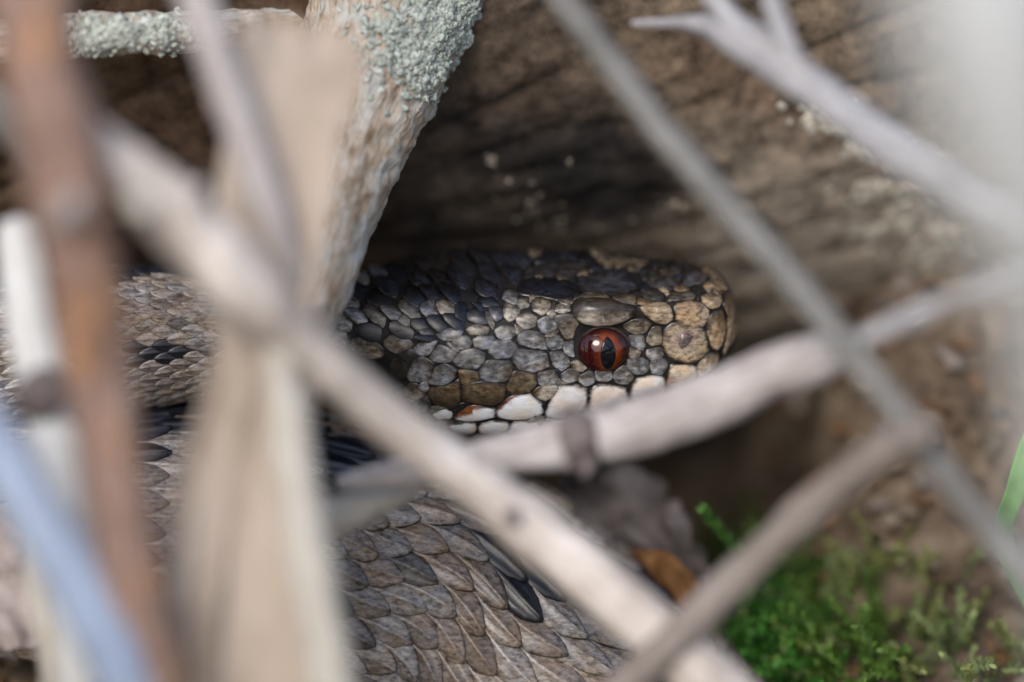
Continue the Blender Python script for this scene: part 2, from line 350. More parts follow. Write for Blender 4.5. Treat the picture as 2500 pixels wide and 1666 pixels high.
# ---- head shields. corner points in the reference crop (2.139 x, offset 800, 550); colour by kind
PL = {
 'SUPRA': [(TAN, 0.95), [(1272,420),(1290,398),(1340,388),(1420,388),(1500,398),(1560,415),(1620,432),(1605,472),(1550,502),(1480,520),(1400,524),(1330,514),(1290,485),(1270,450)]],
 'A1': [((0.12,.10,.07), .1), [(1275,395),(1330,362),(1400,357),(1475,368),(1480,390),(1400,383),(1330,383)]],
 'A2': [((0.14,.115,.085), .1), [(1485,370),(1550,362),(1612,372),(1615,425),(1550,405),(1485,393)]],
 'CAN1': [(SNOUT, .22), [(1628,420),(1700,405),(1780,408),(1800,450),(1810,495),(1760,520),(1710,505),(1660,470),(1630,440)]],
 'CAN2': [(SNOUT, .24), [(1805,412),(1880,395),(1950,405),(1990,440),(1995,475),(1965,530),(1900,535),(1815,500),(1808,450)]],
 'APIC': [(SNOUT, .2), [(1940,372),(2000,355),(2050,365),(2055,400),(2040,430),(2000,440),(1965,415)]],
 'NR': [(SNOUT, .12), [(2050,432),(2070,470),(2075,540),(2060,620),(2040,655),(2000,645),(1978,560),(1985,500),(2010,460)]],
 'ROS': [(SNOUT, .1), [(2088,335),(2118,380),(2138,450),(2140,520),(2122,590),(2092,640),(2065,690),(2058,680),(2072,620),(2085,540),(2085,470),(2062,425),(2068,370)]],
 'TOPN': [((.27,.2,.13), .15), [(1955,310),(2000,290),(2060,300),(2088,325),(2080,348),(2020,350),(1960,340)]],
 'PRE1': [(TAN, .14), [(1535,522),(1590,497),(1650,487),(1700,510),(1660,560),(1600,570),(1560,550)]],
 'PRE2': [(GREY, .1), [(1570,575),(1650,570),(1660,640),(1640,655),(1580,625)]],
 'LOR1': [(TAN, .14), [(1665,590),(1690,535),(1740,525),(1745,570),(1740,620),(1690,630),(1660,610)]],
 'PRE3': [(TAN, .1), [(1575,630),(1640,660),(1620,690),(1580,695),(1568,660)]],
 'LOR2': [(GREY, .14), [(1665,650),(1740,635),(1755,680),(1735,700),(1680,700),(1660,680)]],
 'SUB1': [(GREY, .16), [(1565,700),(1640,690),(1675,700),(1680,750),(1650,780),(1590,775),(1560,740)]],
 'SUB2': [(GREY, .16), [(1690,705),(1745,690),(1775,705),(1770,750),(1740,780),(1690,775),(1680,735)]],
 'SUB3': [(GREY, .16), [(1500,765),(1550,725),(1590,780),(1600,805),(1560,830),(1510,825),(1485,790)]],
 'SUB4': [(GREY, .12), [(1395,760),(1480,755),(1485,800),(1460,815),(1400,810)]],
 'SUB5': [(GREY, .12), [(1310,790),(1375,755),(1395,800),(1390,825),(1345,840),(1310,815)]],
 'SUB6': [(GREY, .12), [(1215,780),(1270,745),(1320,770),(1305,810),(1260,825),(1220,810)]],
 'POS1': [(TAN, .1), [(1265,720),(1300,700),(1355,745),(1330,765),(1285,755)]],
 'POS2': [(GREY, .1), [(1230,610),(1285,600),(1280,650),(1290,690),(1250,680),(1230,650)]],
 'T1': [(GREY, .14), [(1160,660),(1225,655),(1260,700),(1270,730),(1220,765),(1180,735),(1160,690)]],
 'T2': [(GREY, .14), [(1140,590),(1200,570),(1235,600),(1220,645),(1170,655),(1140,620)]],
 'POS3': [((.19,.175,.15), .14), [(1185,470),(1270,460),(1320,512),(1290,540),(1285,590),(1240,600),(1210,540),(1180,500)]],
 'T3': [(GREY, .14), [(1090,500),(1150,470),(1185,500),(1200,540),(1160,570),(1110,560)]],
 'T4': [(TAN, .1), [(1195,420),(1265,415),(1270,450),(1230,460),(1180,455)]],
 'W1': [(WHITE, .2), [(885,960),(930,910),(980,885),(1060,880),(1085,905),(1125,930),(1130,985),(1050,1010),(950,1015),(890,1005),(875,980)]],
 'W2': [(WHITE, .18), [(650,1005),(690,968),(760,940),(875,955),(880,1000),(800,1015),(700,1020)]],
 'W3': [(WHITE, .15), [(545,985),(590,960),(660,965),(648,1005),(580,1010)]],
 'W4': [(WHITE, .15), [(630,1040),(700,1030),(780,1035),(775,1075),(720,1095),(650,1070)]],
 'W5': [(WHITE, .15), [(785,1040),(860,1025),(950,1030),(945,1060),(870,1090),(790,1080)]],
 'W6': [(WHITE, .15), [(960,1030),(1100,1022),(1110,1070),(1000,1095),(945,1085)]],
 'W7': [(WHITE, .15), [(1120,1020),(1290,1015),(1290,1070),(1180,1095),(1115,1080)]],
 'W8': [(WHITE, .15), [(1300,1012),(1460,1000),(1460,1060),(1340,1085),(1298,1075)]],
 'L1': [((.72,.70,.68), .2), [(1130,985),(1150,930),(1215,830),(1300,835),(1350,850),(1360,890),(1345,960),(1280,1000),(1200,1010),(1135,1005)]],
 'L2': [((.74,.71,.69), .2), [(1370,870),(1400,835),(1480,835),(1555,850),(1570,900),(1540,970),(1440,990),(1360,980)]],
 'L3': [((.75,.72,.69), .2), [(1580,850),(1620,800),(1680,785),(1755,785),(1765,840),(1750,900),(1660,940),(1585,920)]],
 'L4': [((.56,.46,.32), .2), [(1765,830),(1790,730),(1850,727),(1920,735),(1930,790),(1890,835),(1820,860)]],
 'L5': [((.50,.40,.27), .14), [(1925,740),(1990,668),(2045,668),(2030,720),(1980,775),(1935,800)]],
 'L6': [(GREY, .16), [(1090,850),(1150,828),(1213,830),(1180,890),(1140,915),(1100,905),(1062,880)]],
 'M0': [(GREY, .14), [(1100,770),(1190,750),(1213,800),(1200,825),(1110,840),(1092,810)]],
 'M1': [(MUD, .12), [(970,760),(1090,772),(1098,830),(1050,875),(970,890),(925,850),(945,820)]],
 'M2': [(MUD, .12), [(700,830),(800,815),(930,830),(930,915),(870,945),(780,930),(700,920)]],
 'M3': [(MUD, .12), [(530,850),(620,838),(690,800),(698,930),(640,950),(560,940),(520,890)]],
 'M4': [((.2,.17,.13), .12), [(680,755),(780,760),(795,812),(700,828),(690,800)]],
 'C1': [(GREY, .2), [(975,640),(1145,660),(1165,740),(1090,770),(1000,755),(960,710)]],
 'C2': [(GREY, .2), [(990,570),(1040,545),(1120,560),(1140,600),(1150,655),(1060,640),(985,615)]],
 'C3': [(GREY, .2), [(830,660),(860,600),(960,595),(1000,635),(960,690),(880,700)]],
 'C4': [(GREY, .2), [(645,720),(690,655),(770,640),(830,665),(820,720),(780,750),(690,745)]],
 'C5': [((.17,.17,.17), .2), [(785,770),(830,702),(960,705),(970,760),(940,815),(850,820),(800,810)]],
 'C6': [(GREY, .2), [(520,830),(560,740),(610,720),(680,750),(660,810),(600,835)]],
 'C7': [(GREY, .2), [(415,790),(450,700),(490,680),(560,720),(540,790),(500,820),(430,815)]],
 'C8': [(GREY, .18), [(525,690),(580,620),(640,640),(685,670),(640,715),(560,715)]],
 'C9': [(GREY, .18), [(440,650),(490,610),(585,600),(530,680),(470,675)]],
 'D1': [(GREY, .16), [(640,610),(690,575),(740,580),(755,620),(740,640),(690,650)]],
 'D2': [(GREY, .16), [(750,600),(790,575),(860,580),(890,605),(830,650),(770,640)]],
 'D3': [(GREY, .16), [(560,570),(640,540),(715,550),(710,570),(640,605),(590,600)]],
 'D4': [(TAN, .16), [(715,540),(770,520),(850,535),(840,570),(740,575)]],
 'D5': [(GREY, .16), [(865,550),(910,520),(980,530),(985,570),(950,600),(890,595)]],
 'D6': [(TAN, .16), [(980,480),(1050,450),(1095,480),(1085,530),(1030,545),(985,520)]],
 'D7': [(TAN, .16), [(1060,400),(1100,380),(1165,395),(1170,440),(1120,475),(1070,450)]],
 'D8': [(TAN, .12), [(985,390),(1058,380),(1050,430),(1010,440),(985,420)]],
 'D9': [(TAN, .16), [(930,400),(985,420),(1010,450),(980,490),(950,510),(915,480),(915,440)]],
 'E1': [(NAVY, .16), [(720,460),(780,430),(830,470),(850,520),(790,520),(730,500)]],
 'E2': [((.06,.065,.075), .16), [(840,425),(910,430),(920,480),(880,510),(845,470)]],
 'E3': [(NAVY, .14), [(785,380),(850,370),(905,422),(840,430),(790,420)]],
 'FRO': [((.05,.052,.062), .12), [(1290,290),(1400,235),(1560,230),(1620,255),(1645,290),(1625,345),(1540,365),(1440,358),(1350,350),(1310,330)]],
 'PAR': [(NAVY, .14), [(990,330),(1020,285),(1130,277),(1260,290),(1320,340),(1290,382),(1220,400),(1140,375),(1050,370),(990,360)]],
 'PAR2': [((.035,.033,.033), .14), [(1010,270),(1040,225),(1120,200),(1260,190),(1370,195),(1390,215),(1280,272),(1200,267),(1100,267),(1040,280)]],
 'S1': [((.08,.075,.07), .12), [(1650,310),(1690,270),(1780,270),(1850,290),(1840,330),(1770,340),(1700,336)]],
 'S2': [((.07,.065,.058), .12), [(1635,350),(1700,338),(1755,350),(1755,393),(1650,400)]],
 'S3': [((.09,.08,.068), .12), [(1765,385),(1800,355),(1900,350),(1935,372),(1900,393),(1780,400)]],
 'FSUP': [((.13,.095,.06), .28), [(1420,140),(1470,98),(1560,94),(1660,114),(1735,150),(1715,188),(1600,170),(1480,162)]],
 'S4': [((.07,.07,.075), .12), [(1850,270),(1920,240),(1990,270),(1955,312),(1870,330)]],
 'S5': [((.06,.05,.042), .12), [(1710,230),(1780,215),(1850,240),(1840,268),(1750,265)]],
}
NASAL = [(1755,555),(1790,515),(1850,510),(1900,525),(1965,540),(1985,600),(1988,660),(1950,700),(1890,722),(1830,715),(1770,680),(1745,620)]
EYE_C, EYE_R = (1426, 632), 140
def crop2px(X, Y): return 800 + X / 2.139, 550 + Y / 2.139
def inside(p, poly):
    x, y = p; r = False
    for i in range(len(poly)):
        x1, y1 = poly[i]; x2, y2 = poly[i - 1]
        if (y1 > y) != (y2 > y) and x < (x2 - x1) * (y - y1) / (y2 - y1) + x1: r = not r
    return r
def surf(X, Y):
    o, d = ray(*crop2px(X, Y)); h = SB.ray_cast(o, d)
    if h[0] is None: return None
    n = h[1] if h[1].dot(d) < 0 else -h[1]
    if h[0].x < -24: return None
    return h[0], n, h[2]
def snorm(p):
    """smoothed normal of the lofted skin near p"""
    acc = Vector()
    for q in SB.find_nearest_range(p, 0.9): 
        n = q[1]
        acc += n
    return acc.normalized() if acc.length > 0 else None
FACE_SIGN = 1
def round_poly(poly, n):
    """evenly sampled closed outline with rounded corners"""
    P = np.array(poly, float)
    for _ in range(2):
        Q = np.roll(P, -1, 0); P = np.stack([P * .91 + Q * .09, P * .09 + Q * .91], 1).reshape(-1, 2)
    D = np.linalg.norm(np.roll(P, -1, 0) - P, axis=1); cum = np.r_[0, np.cumsum(D)]
    P2 = np.vstack([P, P[:1]])
    return [(np.interp(s, cum, P2[:, 0]), np.interp(s, cum, P2[:, 1])) for s in np.linspace(0, cum[-1], n, endpoint=False)]
N_PARTS = 0
def shield(outline, center, hgt, colr, colfn=None, imb=0.0, gap=3.0, hfn=None):
    """one scale: a low pillow over the skin, its rim sunk into the joint"""
    global N_PARTS
    n = len(outline); cx, cy = center
    if surf(cx, cy) is None: return None
    size = sum(math.hypot(x - cx, y - cy) for x, y in outline) / n
    V, K, R = [], [], []
    def put(X, Y, rho, h):
        for k in range(14):
            s = surf(X, Y)
            if s: break
            X, Y = lerp(X, cx, 0.12), lerp(Y, cy, 0.12)
        if not s: s = surf(cx, cy)
        nn = snorm(s[0]) or s[1]
        if nn.dot(FW) < 0: nn = -nn if nn.dot(FW) < -0.4 else nn
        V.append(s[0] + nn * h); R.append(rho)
        if colfn: K.append(colfn(X, Y)); return
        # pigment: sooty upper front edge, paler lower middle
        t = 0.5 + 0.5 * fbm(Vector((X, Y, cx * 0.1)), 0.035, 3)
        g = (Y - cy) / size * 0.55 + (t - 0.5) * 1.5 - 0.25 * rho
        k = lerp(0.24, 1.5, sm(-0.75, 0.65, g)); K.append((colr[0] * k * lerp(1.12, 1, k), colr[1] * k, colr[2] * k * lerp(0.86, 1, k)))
    rhos = [0.4, 0.7, 0.86, 0.93, 0.97, 1.0]
    def H(rho, X, Y):
        h = 0.10 + hgt * 0.85 * (1 - rho ** 2.2) - 0.11 * sm(0.92, 1.0, rho)
        if imb: h += imb * ((cx - X) / size) * (1 if rho < 1 else 0.75)
        if hfn: h += hfn(X, Y)
        return h
    put(cx, cy, 0, H(0, cx, cy))
    for rho in rhos:
        for x, y in outline:
            L_ = math.hypot(x - cx, y - cy) or 1; k = max(0.2, (L_ - gap) / L_) * rho
            X, Y = cx + (x - cx) * k, cy + (y - cy) * k
            put(X, Y, rho, H(rho, X, Y))
    F = [(0, 1 + j, 1 + (j + 1) % n) for j in range(n)]
    for r in range(len(rhos) - 1):
        a, b = 1 + r * n, 1 + (r + 1) * n
        F += [(a + j, b + j, b + (j + 1) % n, a + (j + 1) % n) for j in range(n)]
    N_PARTS += 1
    return make('scale', V, F, M_scale, body, cols=K, rims=R)
def mud_col(X, Y):     # brown eye-stripe with a rusty lower border over the white lip
    t = fbm(Vector((X, Y, 0)), 0.035, 5) * 0.8
    lo = 1020 - 0.30 * (X - 560) if X < 1100 else 860
    c = Vector((0.12, 0.092, 0.055)) * max(0.15, 1 + 1.4 * t)
    c = c.lerp(Vector((0.035, 0.02, 0.01)), sm(860, 930, Y + 60 * t) * 0.8)
    return tuple(c)
def white_col(X, Y):
    e = 0
    if X < 880: e = sm(16, 0, Y - (1003 - 0.33 * (X - 650) if X < 760 else 966 + (X - 760) * 0.02 - 20)) * sm(860, 770, X)
    else: e = sm(12, 0, Y - (962 - 0.8 * (X - 885) if X < 980 else 886)) * sm(1040, 960, X)
    return tuple(Vector(WHITE).lerp(Vector((0.22, 0.07, 0.012)), min(1, e)))
def lab_col(X, Y):
    t = 0.5 + 0.5 * fbm(Vector((X, Y, 5)), 0.03, 3)
    e = sm(1850, 1790, X + 20 * t) * sm(760, 810, Y + 1) + 0.4 * sm(0.6, 0.9, t)
    return tuple(Vector((.60, .52, .40)).lerp(Vector((0.26, 0.11, 0.03)), min(0.85, e)))
def supra_col(X, Y):
    t = fbm(Vector((X, Y, 2)), 0.025, 3) * 0.5
    k = sm(458, 500, Y + 50 * t + 0.03 * abs(X - 1450))
    return tuple(Vector((.045, .035, .025)).lerp(Vector((.62, .55, .45)), k))
def can_col(X, Y):
    t = fbm(Vector((X, Y, 2)), 0.03, 3) * 0.5
    return tuple(Vector((.17, .12, .07)).lerp(Vector((.42, .33, .22)), sm(400, 470, Y + 50 * t)))
def l6_col(X, Y):
    return tuple(Vector((.10, .055, .02)).lerp(Vector((.36, .36, .34)), sm(1095, 1125, X + (Y - 860) * 0.7)))
SPECIAL = {'SUPRA': supra_col, 'M1': mud_col, 'M2': mud_col, 'M3': mud_col, 'M4': mud_col, 'W1': white_col, 'W2': white_col, 'L4': lab_col, 'CAN1': can_col, 'CAN2': can_col, 'L6': l6_col}
for k_ in ('W3', 'W4', 'W5', 'W6', 'W7', 'W8', 'L1', 'L2', 'L3'): SPECIAL[k_] = lambda X, Y, c=PL[k_][0][0]: tuple(q * (0.95 + 0.12 * fbm(Vector((X, Y, 0)), 0.02, 2)) for q in c)
polys = []
for k, ((c, h), P) in PL.items():
    polys.append(P)
    cx, cy = np.mean(P, axis=0)
    if k == 'ROS': cx, cy = 2100, 520
    nn = 30 if len(P) > 9 else 22
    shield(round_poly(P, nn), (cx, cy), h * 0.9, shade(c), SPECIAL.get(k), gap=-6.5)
# nasal shield: raised rim, the nostril sunk in it
def nas_h(X, Y):
    r = math.hypot(X - 1862, (Y - 602)); return 0.06 - 0.17 * sm(85, 40, r)
def nas_col(X, Y):
    r = math.hypot(X - 1862, Y - 602); t = fbm(Vector((X, Y, 0)), 0.03, 3) * 0.5
    return tuple((Vector((.36, .29, .20)) * (1 + 0.7 * t)).lerp(Vector((.30, .21, .17)), 0.7 * sm(70, 40, r)))
polys.append(NASAL)
shield(round_poly(NASAL, 28), (1868, 612), 0.06, SNOUT, nas_col, gap=-6.0, hfn=nas_h)
# ---- smaller scales of crown, temple and nape: a slanting lattice cut into cells
seeds = []
def blocked(X, Y, m=0):
    if math.hypot(X - EYE_C[0], (Y - EYE_C[1]) * 1.12) < EYE_R - 4: return True
    return any(inside((X, Y), P) for P in polys)
def add_lattice(x0, x1, y0, y1, la, lb, ang, cond):
    ca, sa = math.cos(ang), math.sin(ang)
    for i in range(-40, 60):
        for j in range(-40, 60):
            a = (i + 0.5 * (j % 2)) * la; b = j * lb
            X = x0 + a * ca - b * sa + random.gauss(0, la * 0.05); Y = y0 + a * sa + b * ca + random.gauss(0, lb * 0.06)
            if not (x0 <= X <= x1 and y0 <= Y <= y1) or not cond(X, Y) or blocked(X, Y): continue
            if min((math.hypot(X - s[0], (Y - s[1]) * 1.6) for s in seeds), default=999) < la * 0.55: continue
            if surf(X, Y) is None: continue
            seeds.append((X, Y, la * 0.62, lb * 0.82, ang))
nape = lambda X, Y: X < 1010
add_lattice(-160, 1010, 60, 640, 158, 44, 0.40, nape)
add_lattice(1000, 2090, 60, 430, 92, 40, 0.1, lambda X, Y: True)
add_lattice(380, 1230, 430, 1030, 84, 62, 0.1, lambda X, Y: True)
def metric(s, X, Y):
    c, q = math.cos(s[4]), math.sin(s[4]); dx, dy = X - s[0], Y - s[1]
    return math.hypot((dx * c + dy * q) / s[2], (-dx * q + dy * c) / s[3])
DSEG = [((60, 345), (640, 275), 62), ((540, 225), (720, 140), 60), ((600, 130), (840, 190), 52), ((640, 265), (1000, 270), 40),
        ((740, 480), (890, 400), 66), ((560, 180), (760, 180), 60), ((250, 330), (760, 310), 56), ((330, 545), (740, 505), 30), ((880, 190), (1380, 165), 26), ((900, 340), (1000, 330), 40), ((1640, 280), (1960, 250), 40)]
def dark_at(X, Y):
    m = 0
    for (a, b), (c, d), r in DSEG:
        t = max(0, min(1, ((X - a) * (c - a) + (Y - b) * (d - b)) / ((c - a) ** 2 + (d - b) ** 2)))
        m = max(m, 1 - math.hypot(X - a - t * (c - a), Y - b - t * (d - b)) / r)
    return m
for s in seeds:
    X0, Y0 = s[0], s[1]; out = []
    near = [q for q in seeds if q is not s and math.hypot(q[0] - X0, q[1] - Y0) < 320]
    for k in range(20):
        a = 2 * math.pi * k / 20; r = 6.0
        while r < 110:
            X, Y = X0 + math.cos(a) * r, Y0 + math.sin(a) * r
            ms = metric(s, X, Y)
            if ms > 1.25 or blocked(X, Y) or any(metric(q, X, Y) < ms for q in near): break
            r += 3.0
        out.append([X0 + math.cos(a) * r, Y0 + math.sin(a) * r])
    o2 = [[(out[i - 1][q] + 2 * out[i][q] + out[(i + 1) % 20][q]) / 4 for q in (0, 1)] for i in range(20)]
    area = sum(math.hypot(x - X0, y - Y0) for x, y in o2) / 20
    if area < 13: continue
    dk = dark_at(X0, Y0)
    if dk > 0.12 or (dk > -0.1 and random.random() < 0.3): c = shade(NAVY if random.random() < 0.6 else DARK, 0.7, 1.6)
    elif X0 > 1350 and Y0 < 330: c = shade((0.11, 0.088, 0.062))
    elif X0 > 1600: c = shade(SNOUT, .5, .8)
    elif X0 > 800 and Y0 < 330: c = shade((0.12, 0.102, 0.078))
    else: c = shade(TAN if random.random() < 0.7 else GREY, 0.6, 1.2)
    imb = 0.26 if X0 < 900 and Y0 < 600 else 0.05
    c2 = tuple(q * 0.35 for q in c)
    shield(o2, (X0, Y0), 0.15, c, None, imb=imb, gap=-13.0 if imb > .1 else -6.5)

# ---- eye and nostril
o_, d_ = ray(*crop2px(*EYE_C)); eh = SB.ray_cast(o_, d_)[0]
EN = Vector((0.10, -0.97, 0.20)).normalized()
ER = 3.0; ec = eh + FW * (-1.78)
ea = EN.orthogonal().normalized(); eup = (Vector((0, 0, 1)) - EN * EN.z).normalized(); esd = eup.cross(EN).normalized()
EV = 0.86        # the opening is wider than tall
V, F, K = [], [], []
ne, nk = 24, 48
V.append(ec + EN * ER); K.append((0, 0, 0))
def iris_col(th, ph):
    x, y = math.sin(th) * math.cos(ph) * ER, math.sin(th) * math.sin(ph) * ER
    r = math.hypot((x - 0.34) / 0.82, y / 1.7)
    t = fbm(Vector((x, y, 1)) * 2.2, 1, 3) * 0.4
    c = Vector((0.19, 0.036, 0.005)).lerp(Vector((0.028, 0.003, 0.0022)), sm(0.95, 1.9, r + t * 0.6))
    c = c.lerp(Vector((0.02, 0.008, 0.008)), sm(1.6, 2.4, math.hypot(x, y)))
    if x < -0.3: c = c.lerp(Vector((0.03, 0.003, 0.004)), 0.6)  # left side darker: lighting and refraction painted into the iris colour
    return tuple(c)
for i in range(1, ne + 1):
    th = math.pi * 0.62 * i / ne
    for j in range(nk):
        ph = 2 * math.pi * j / nk
        V.append(ec + (EN * math.cos(th) + esd * math.sin(th) * math.cos(ph) + eup * EV * math.sin(th) * math.sin(ph)) * ER); K.append(iris_col(th, ph))
K[0] = iris_col(0.01, 0)
F = [(0, 1 + j, 1 + (j + 1) % nk) for j in range(nk)]
for i in range(ne - 1):
    a, b = 1 + i * nk, 1 + (i + 1) * nk
    F += [(a + j, b + j, b + (j + 1) % nk, a + (j + 1) % nk) for j in range(nk)]
m = NT('iris'); ft = m.noise(3500, 3)
M_iris = m.out(m.mix(m.attr('tint'), m.ramp(ft, [(0.3, (0.6, 0.6, 0.6)), (0.7, (1.3, 1.3, 1.3))]), 0.7, 'MULTIPLY'), 0.6, 0.0, 1.0)
eye = make('eye', V, F, M_iris, viper, cols=K); eye['label'] = 'glossy red eye with a slit pupil'
V, F = [], []
def on_eye(x, y, lift):
    z = math.sqrt(max(0.01, ER * ER - x * x - y * y)); return ec + (esd * x + eup * y * EV + EN * z) * (1 + lift / ER)
V.append(on_eye(0.34, -0.12, 0.06))
for r in (0.2, 0.4, 0.6, 0.8, 0.93, 1.0):
    for j in range(32):
        a = 2 * math.pi * j / 32; cx_ = math.copysign(abs(math.cos(a)) ** 1.25, math.cos(a))
        V.append(on_eye(0.34 + 0.70 * r * cx_, -0.12 + 1.80 * r * math.sin(a), 0.06 if r < 1 else -0.02))
F = [(0, 1 + j, 1 + (j + 1) % 32) for j in range(32)]
for r in range(5): F += [(1 + r * 32 + j, 33 + r * 32 + j, 33 + r * 32 + (j + 1) % 32, 1 + r * 32 + (j + 1) % 32) for j in range(32)]
m = NT('pupil'); M_pupil = m.out(m.ramp(m.noise(500), [(0, (0.002, 0.002, 0.003)), (1, (0.005, 0.005, 0.008))]), 0.15, 0.35, 0.25)
pupil = make('pupil', V, F, M_pupil, eye); pupil['label'] = 'black vertical slit pupil'
# dark lid ring round the eye
V, F, n1, n2 = [], [], 40, 8
for i in range(n1):
    a = 2 * math.pi * i / n1
    dirv = esd * math.cos(a) + eup * EV * math.sin(a); c_ = ec + dirv * 2.46 + EN * 1.66
    for j in range(n2):
        b = 2 * math.pi * j / n2; V.append(c_ + dirv * (0.17 * math.cos(b)) + EN * (0.17 * math.sin(b)))
F = [(i * n2 + j, ((i + 1) % n1) * n2 + j, ((i + 1) % n1) * n2 + (j + 1) % n2, i * n2 + (j + 1) % n2) for i in range(n1) for j in range(n2)]
M_lid = mat_plain('eyelid', [(0.3, (0.012, 0.009, 0.008)), (0.7, (0.05, 0.035, 0.025))], 0.5, 0.4, 0.02, 0.5)
make('eye_rim', V, F, M_lid, viper)
ns = surf(1862, 604); nn = snorm(ns[0])
nn = nn if nn.dot(FW) > 0 else -nn
V, F, K = [], [], []
crumb(V, F, K, ns[0] - nn * 0.10, nn, 0.70, 0.5, (0.16, 0.115, 0.11))
nost = make('nostril', V, F, M_scale, viper, cols=K, rims=[0.0] * len(V)); nost['label'] = 'round mauve nostril'

# ---- body scales: keeled, overlapping, laid in slanting rows
circ_len = [sum((rings[i][j] - rings[i][(j + 1) % nr]).length for j in range(nr)) for i in range(NST)]
def bpos(i, j):
    i = max(0, min(NST - 1.001, i)); i0 = int(i); fi = i - i0; j = j % nr; j0 = int(j) % nr; fj = j - int(j); j1 = (j0 + 1) % nr
    return lerp(lerp(rings[i0][j0], rings[i0][j1], fj), lerp(rings[i0 + 1][j0], rings[i0 + 1][j1], fj), fi)
step = su[1] - su[0]
NCOL = 25
cand = []
s = 33.0; par = 0
while s < seg[-1] - 6:
    i = s / step; ii = min(NST - 1, int(i)); wdt = circ_len[ii] * 0.80 / NCOL; Ls = wdt * 2.2
    for c in range(NCOL):
        j = ((c + 0.5 * par - (NCOL - 0.5) / 2) / NCOL) * 0.80 * nr
        p = bpos(i, j); pu = bpos(i + 1, j); pj = bpos(i, j + 0.3)
        T = (pu - p).normalized(); B = (pj - p).normalized(); N = B.cross(T).normalized()
        if N.dot(p - cen[ii]) < 0: N = -N
        cand.append((s, i, j, wdt, Ls, p, T, B, N, c + 0.5 * par))
    s += Ls * 0.5; par ^= 1
HALF = [(-.64, .30), (-.42, .44), (-.12, .54), (.16, .52), (.38, .38), (.53, .21), (.62, .04)]
BS = [-1, -.55, -.12, 0, .12, .55, 1]
def body_col(s, jc, p):
    """grey-brown ground colour, dark zigzag along the back, dark blots on the flank"""
    z = (s / 17.0) % 1; zig = (abs(z - 0.5) * 4 - 1) * 2.2
    cc = jc - (NCOL - 0.5) / 2
    if abs(cc - zig) < 1.7: return NAVY
    if abs(abs(cc) - 6.6) < 0.8 and abs(((s + 8.5) / 17.0) % 1 - 0.5) < 0.13: return NAVY
    t = noise.noise(Vector((p.x * 0.1, p.y * 0.1, p.z * 0.1)))
    c = Vector((0.245, 0.23, 0.215)).lerp(Vector((0.215, 0.165, 0.125)), 0.5 + t * 0.5 if random.random() < .5 else 0.1)
    if random.random() < 0.12: c = c * 0.6
    return tuple(c * random.uniform(0.8, 1.2))
def body_scale(cd, V, F, K, R):
    s, i, j, wdt, Ls, p, T, B, N, jc = cd; b0 = len(V); c = body_col(s, jc, p)
    nb = len(BS); tw = random.gauss(0, 0.05); lf_ = random.uniform(0.85, 1.2); kk = random.uniform(0.94, 1.05)
    for a, hw in HALF:
        for b in BS:
            da, db = a * Ls * kk, b * hw * wdt * 1.06 + a * Ls * tw
            q = bpos(i + da / step, j + db / (circ_len[min(NST - 1, int(i))] / nr))
            t = (a + .62) / 1.23
            h = (-0.05 + 0.30 * t) * wdt * lf_ - 0.07 * wdt * b * b + (0.10 * wdt if b == 0 else 0) - (0.05 * wdt * max(0, t - .75) * 4)
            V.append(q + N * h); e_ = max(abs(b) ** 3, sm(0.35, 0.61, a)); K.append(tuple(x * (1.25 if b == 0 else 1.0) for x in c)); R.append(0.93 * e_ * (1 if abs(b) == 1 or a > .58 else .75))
    nh = len(HALF)
    F += [(b0 + r * nb + k, b0 + r * nb + k + 1, b0 + (r + 1) * nb + k + 1, b0 + (r + 1) * nb + k) for r in range(nh - 1) for k in range(nb - 1)]
    loop = [b0 + r * nb for r in range(nh)] + [b0 + (nh - 1) * nb + k for k in range(1, nb)] + [b0 + r * nb + nb - 1 for r in range(nh - 2, -1, -1)]
    b1 = len(V)
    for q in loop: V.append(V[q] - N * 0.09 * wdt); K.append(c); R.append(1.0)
    F += [(loop[k], loop[k + 1], b1 + k + 1, b1 + k) for k in range(len(loop) - 1)]
def show(cd):
    p, N = cd[5], cd[8]; px, py = pix(p); f = N.dot(FW)
    if f < 0.05 or not (-60 < px < 2560 and -60 < py < 1760): return -1
    hid = 0.35 if (380 < px < 800) else 1.0           # behind the dry blades
    return f * cd[3] * cd[4] * hid
keep = []
for cd in cand:
    px, py = pix(cd[5])
    # the back of the head already carries its shields
    if cd[0] < 47 and cd[5].dot(FW) > -8 and px > 770: continue
    keep.append((show(cd), cd))
keep.sort(key=lambda q: -q[0])
quota = max(0, 300 - N_PARTS)
V2, F2, K2, R2 = [], [], [], []
for k, (sh, cd) in enumerate(keep):
    if k < quota and sh > 0:
        V, F, K, R = [], [], [], []; body_scale(cd, V, F, K, R); make('scale', V, F, M_scale, body, cols=K, rims=R)
    else: body_scale(cd, V2, F2, K2, R2)
ms = make('scales_beyond', V2, F2, M_scale, body, cols=K2, rims=R2); ms['kind'] = 'stuff'
print('head scales', N_PARTS, 'body parts', quota, 'all', len(keep))

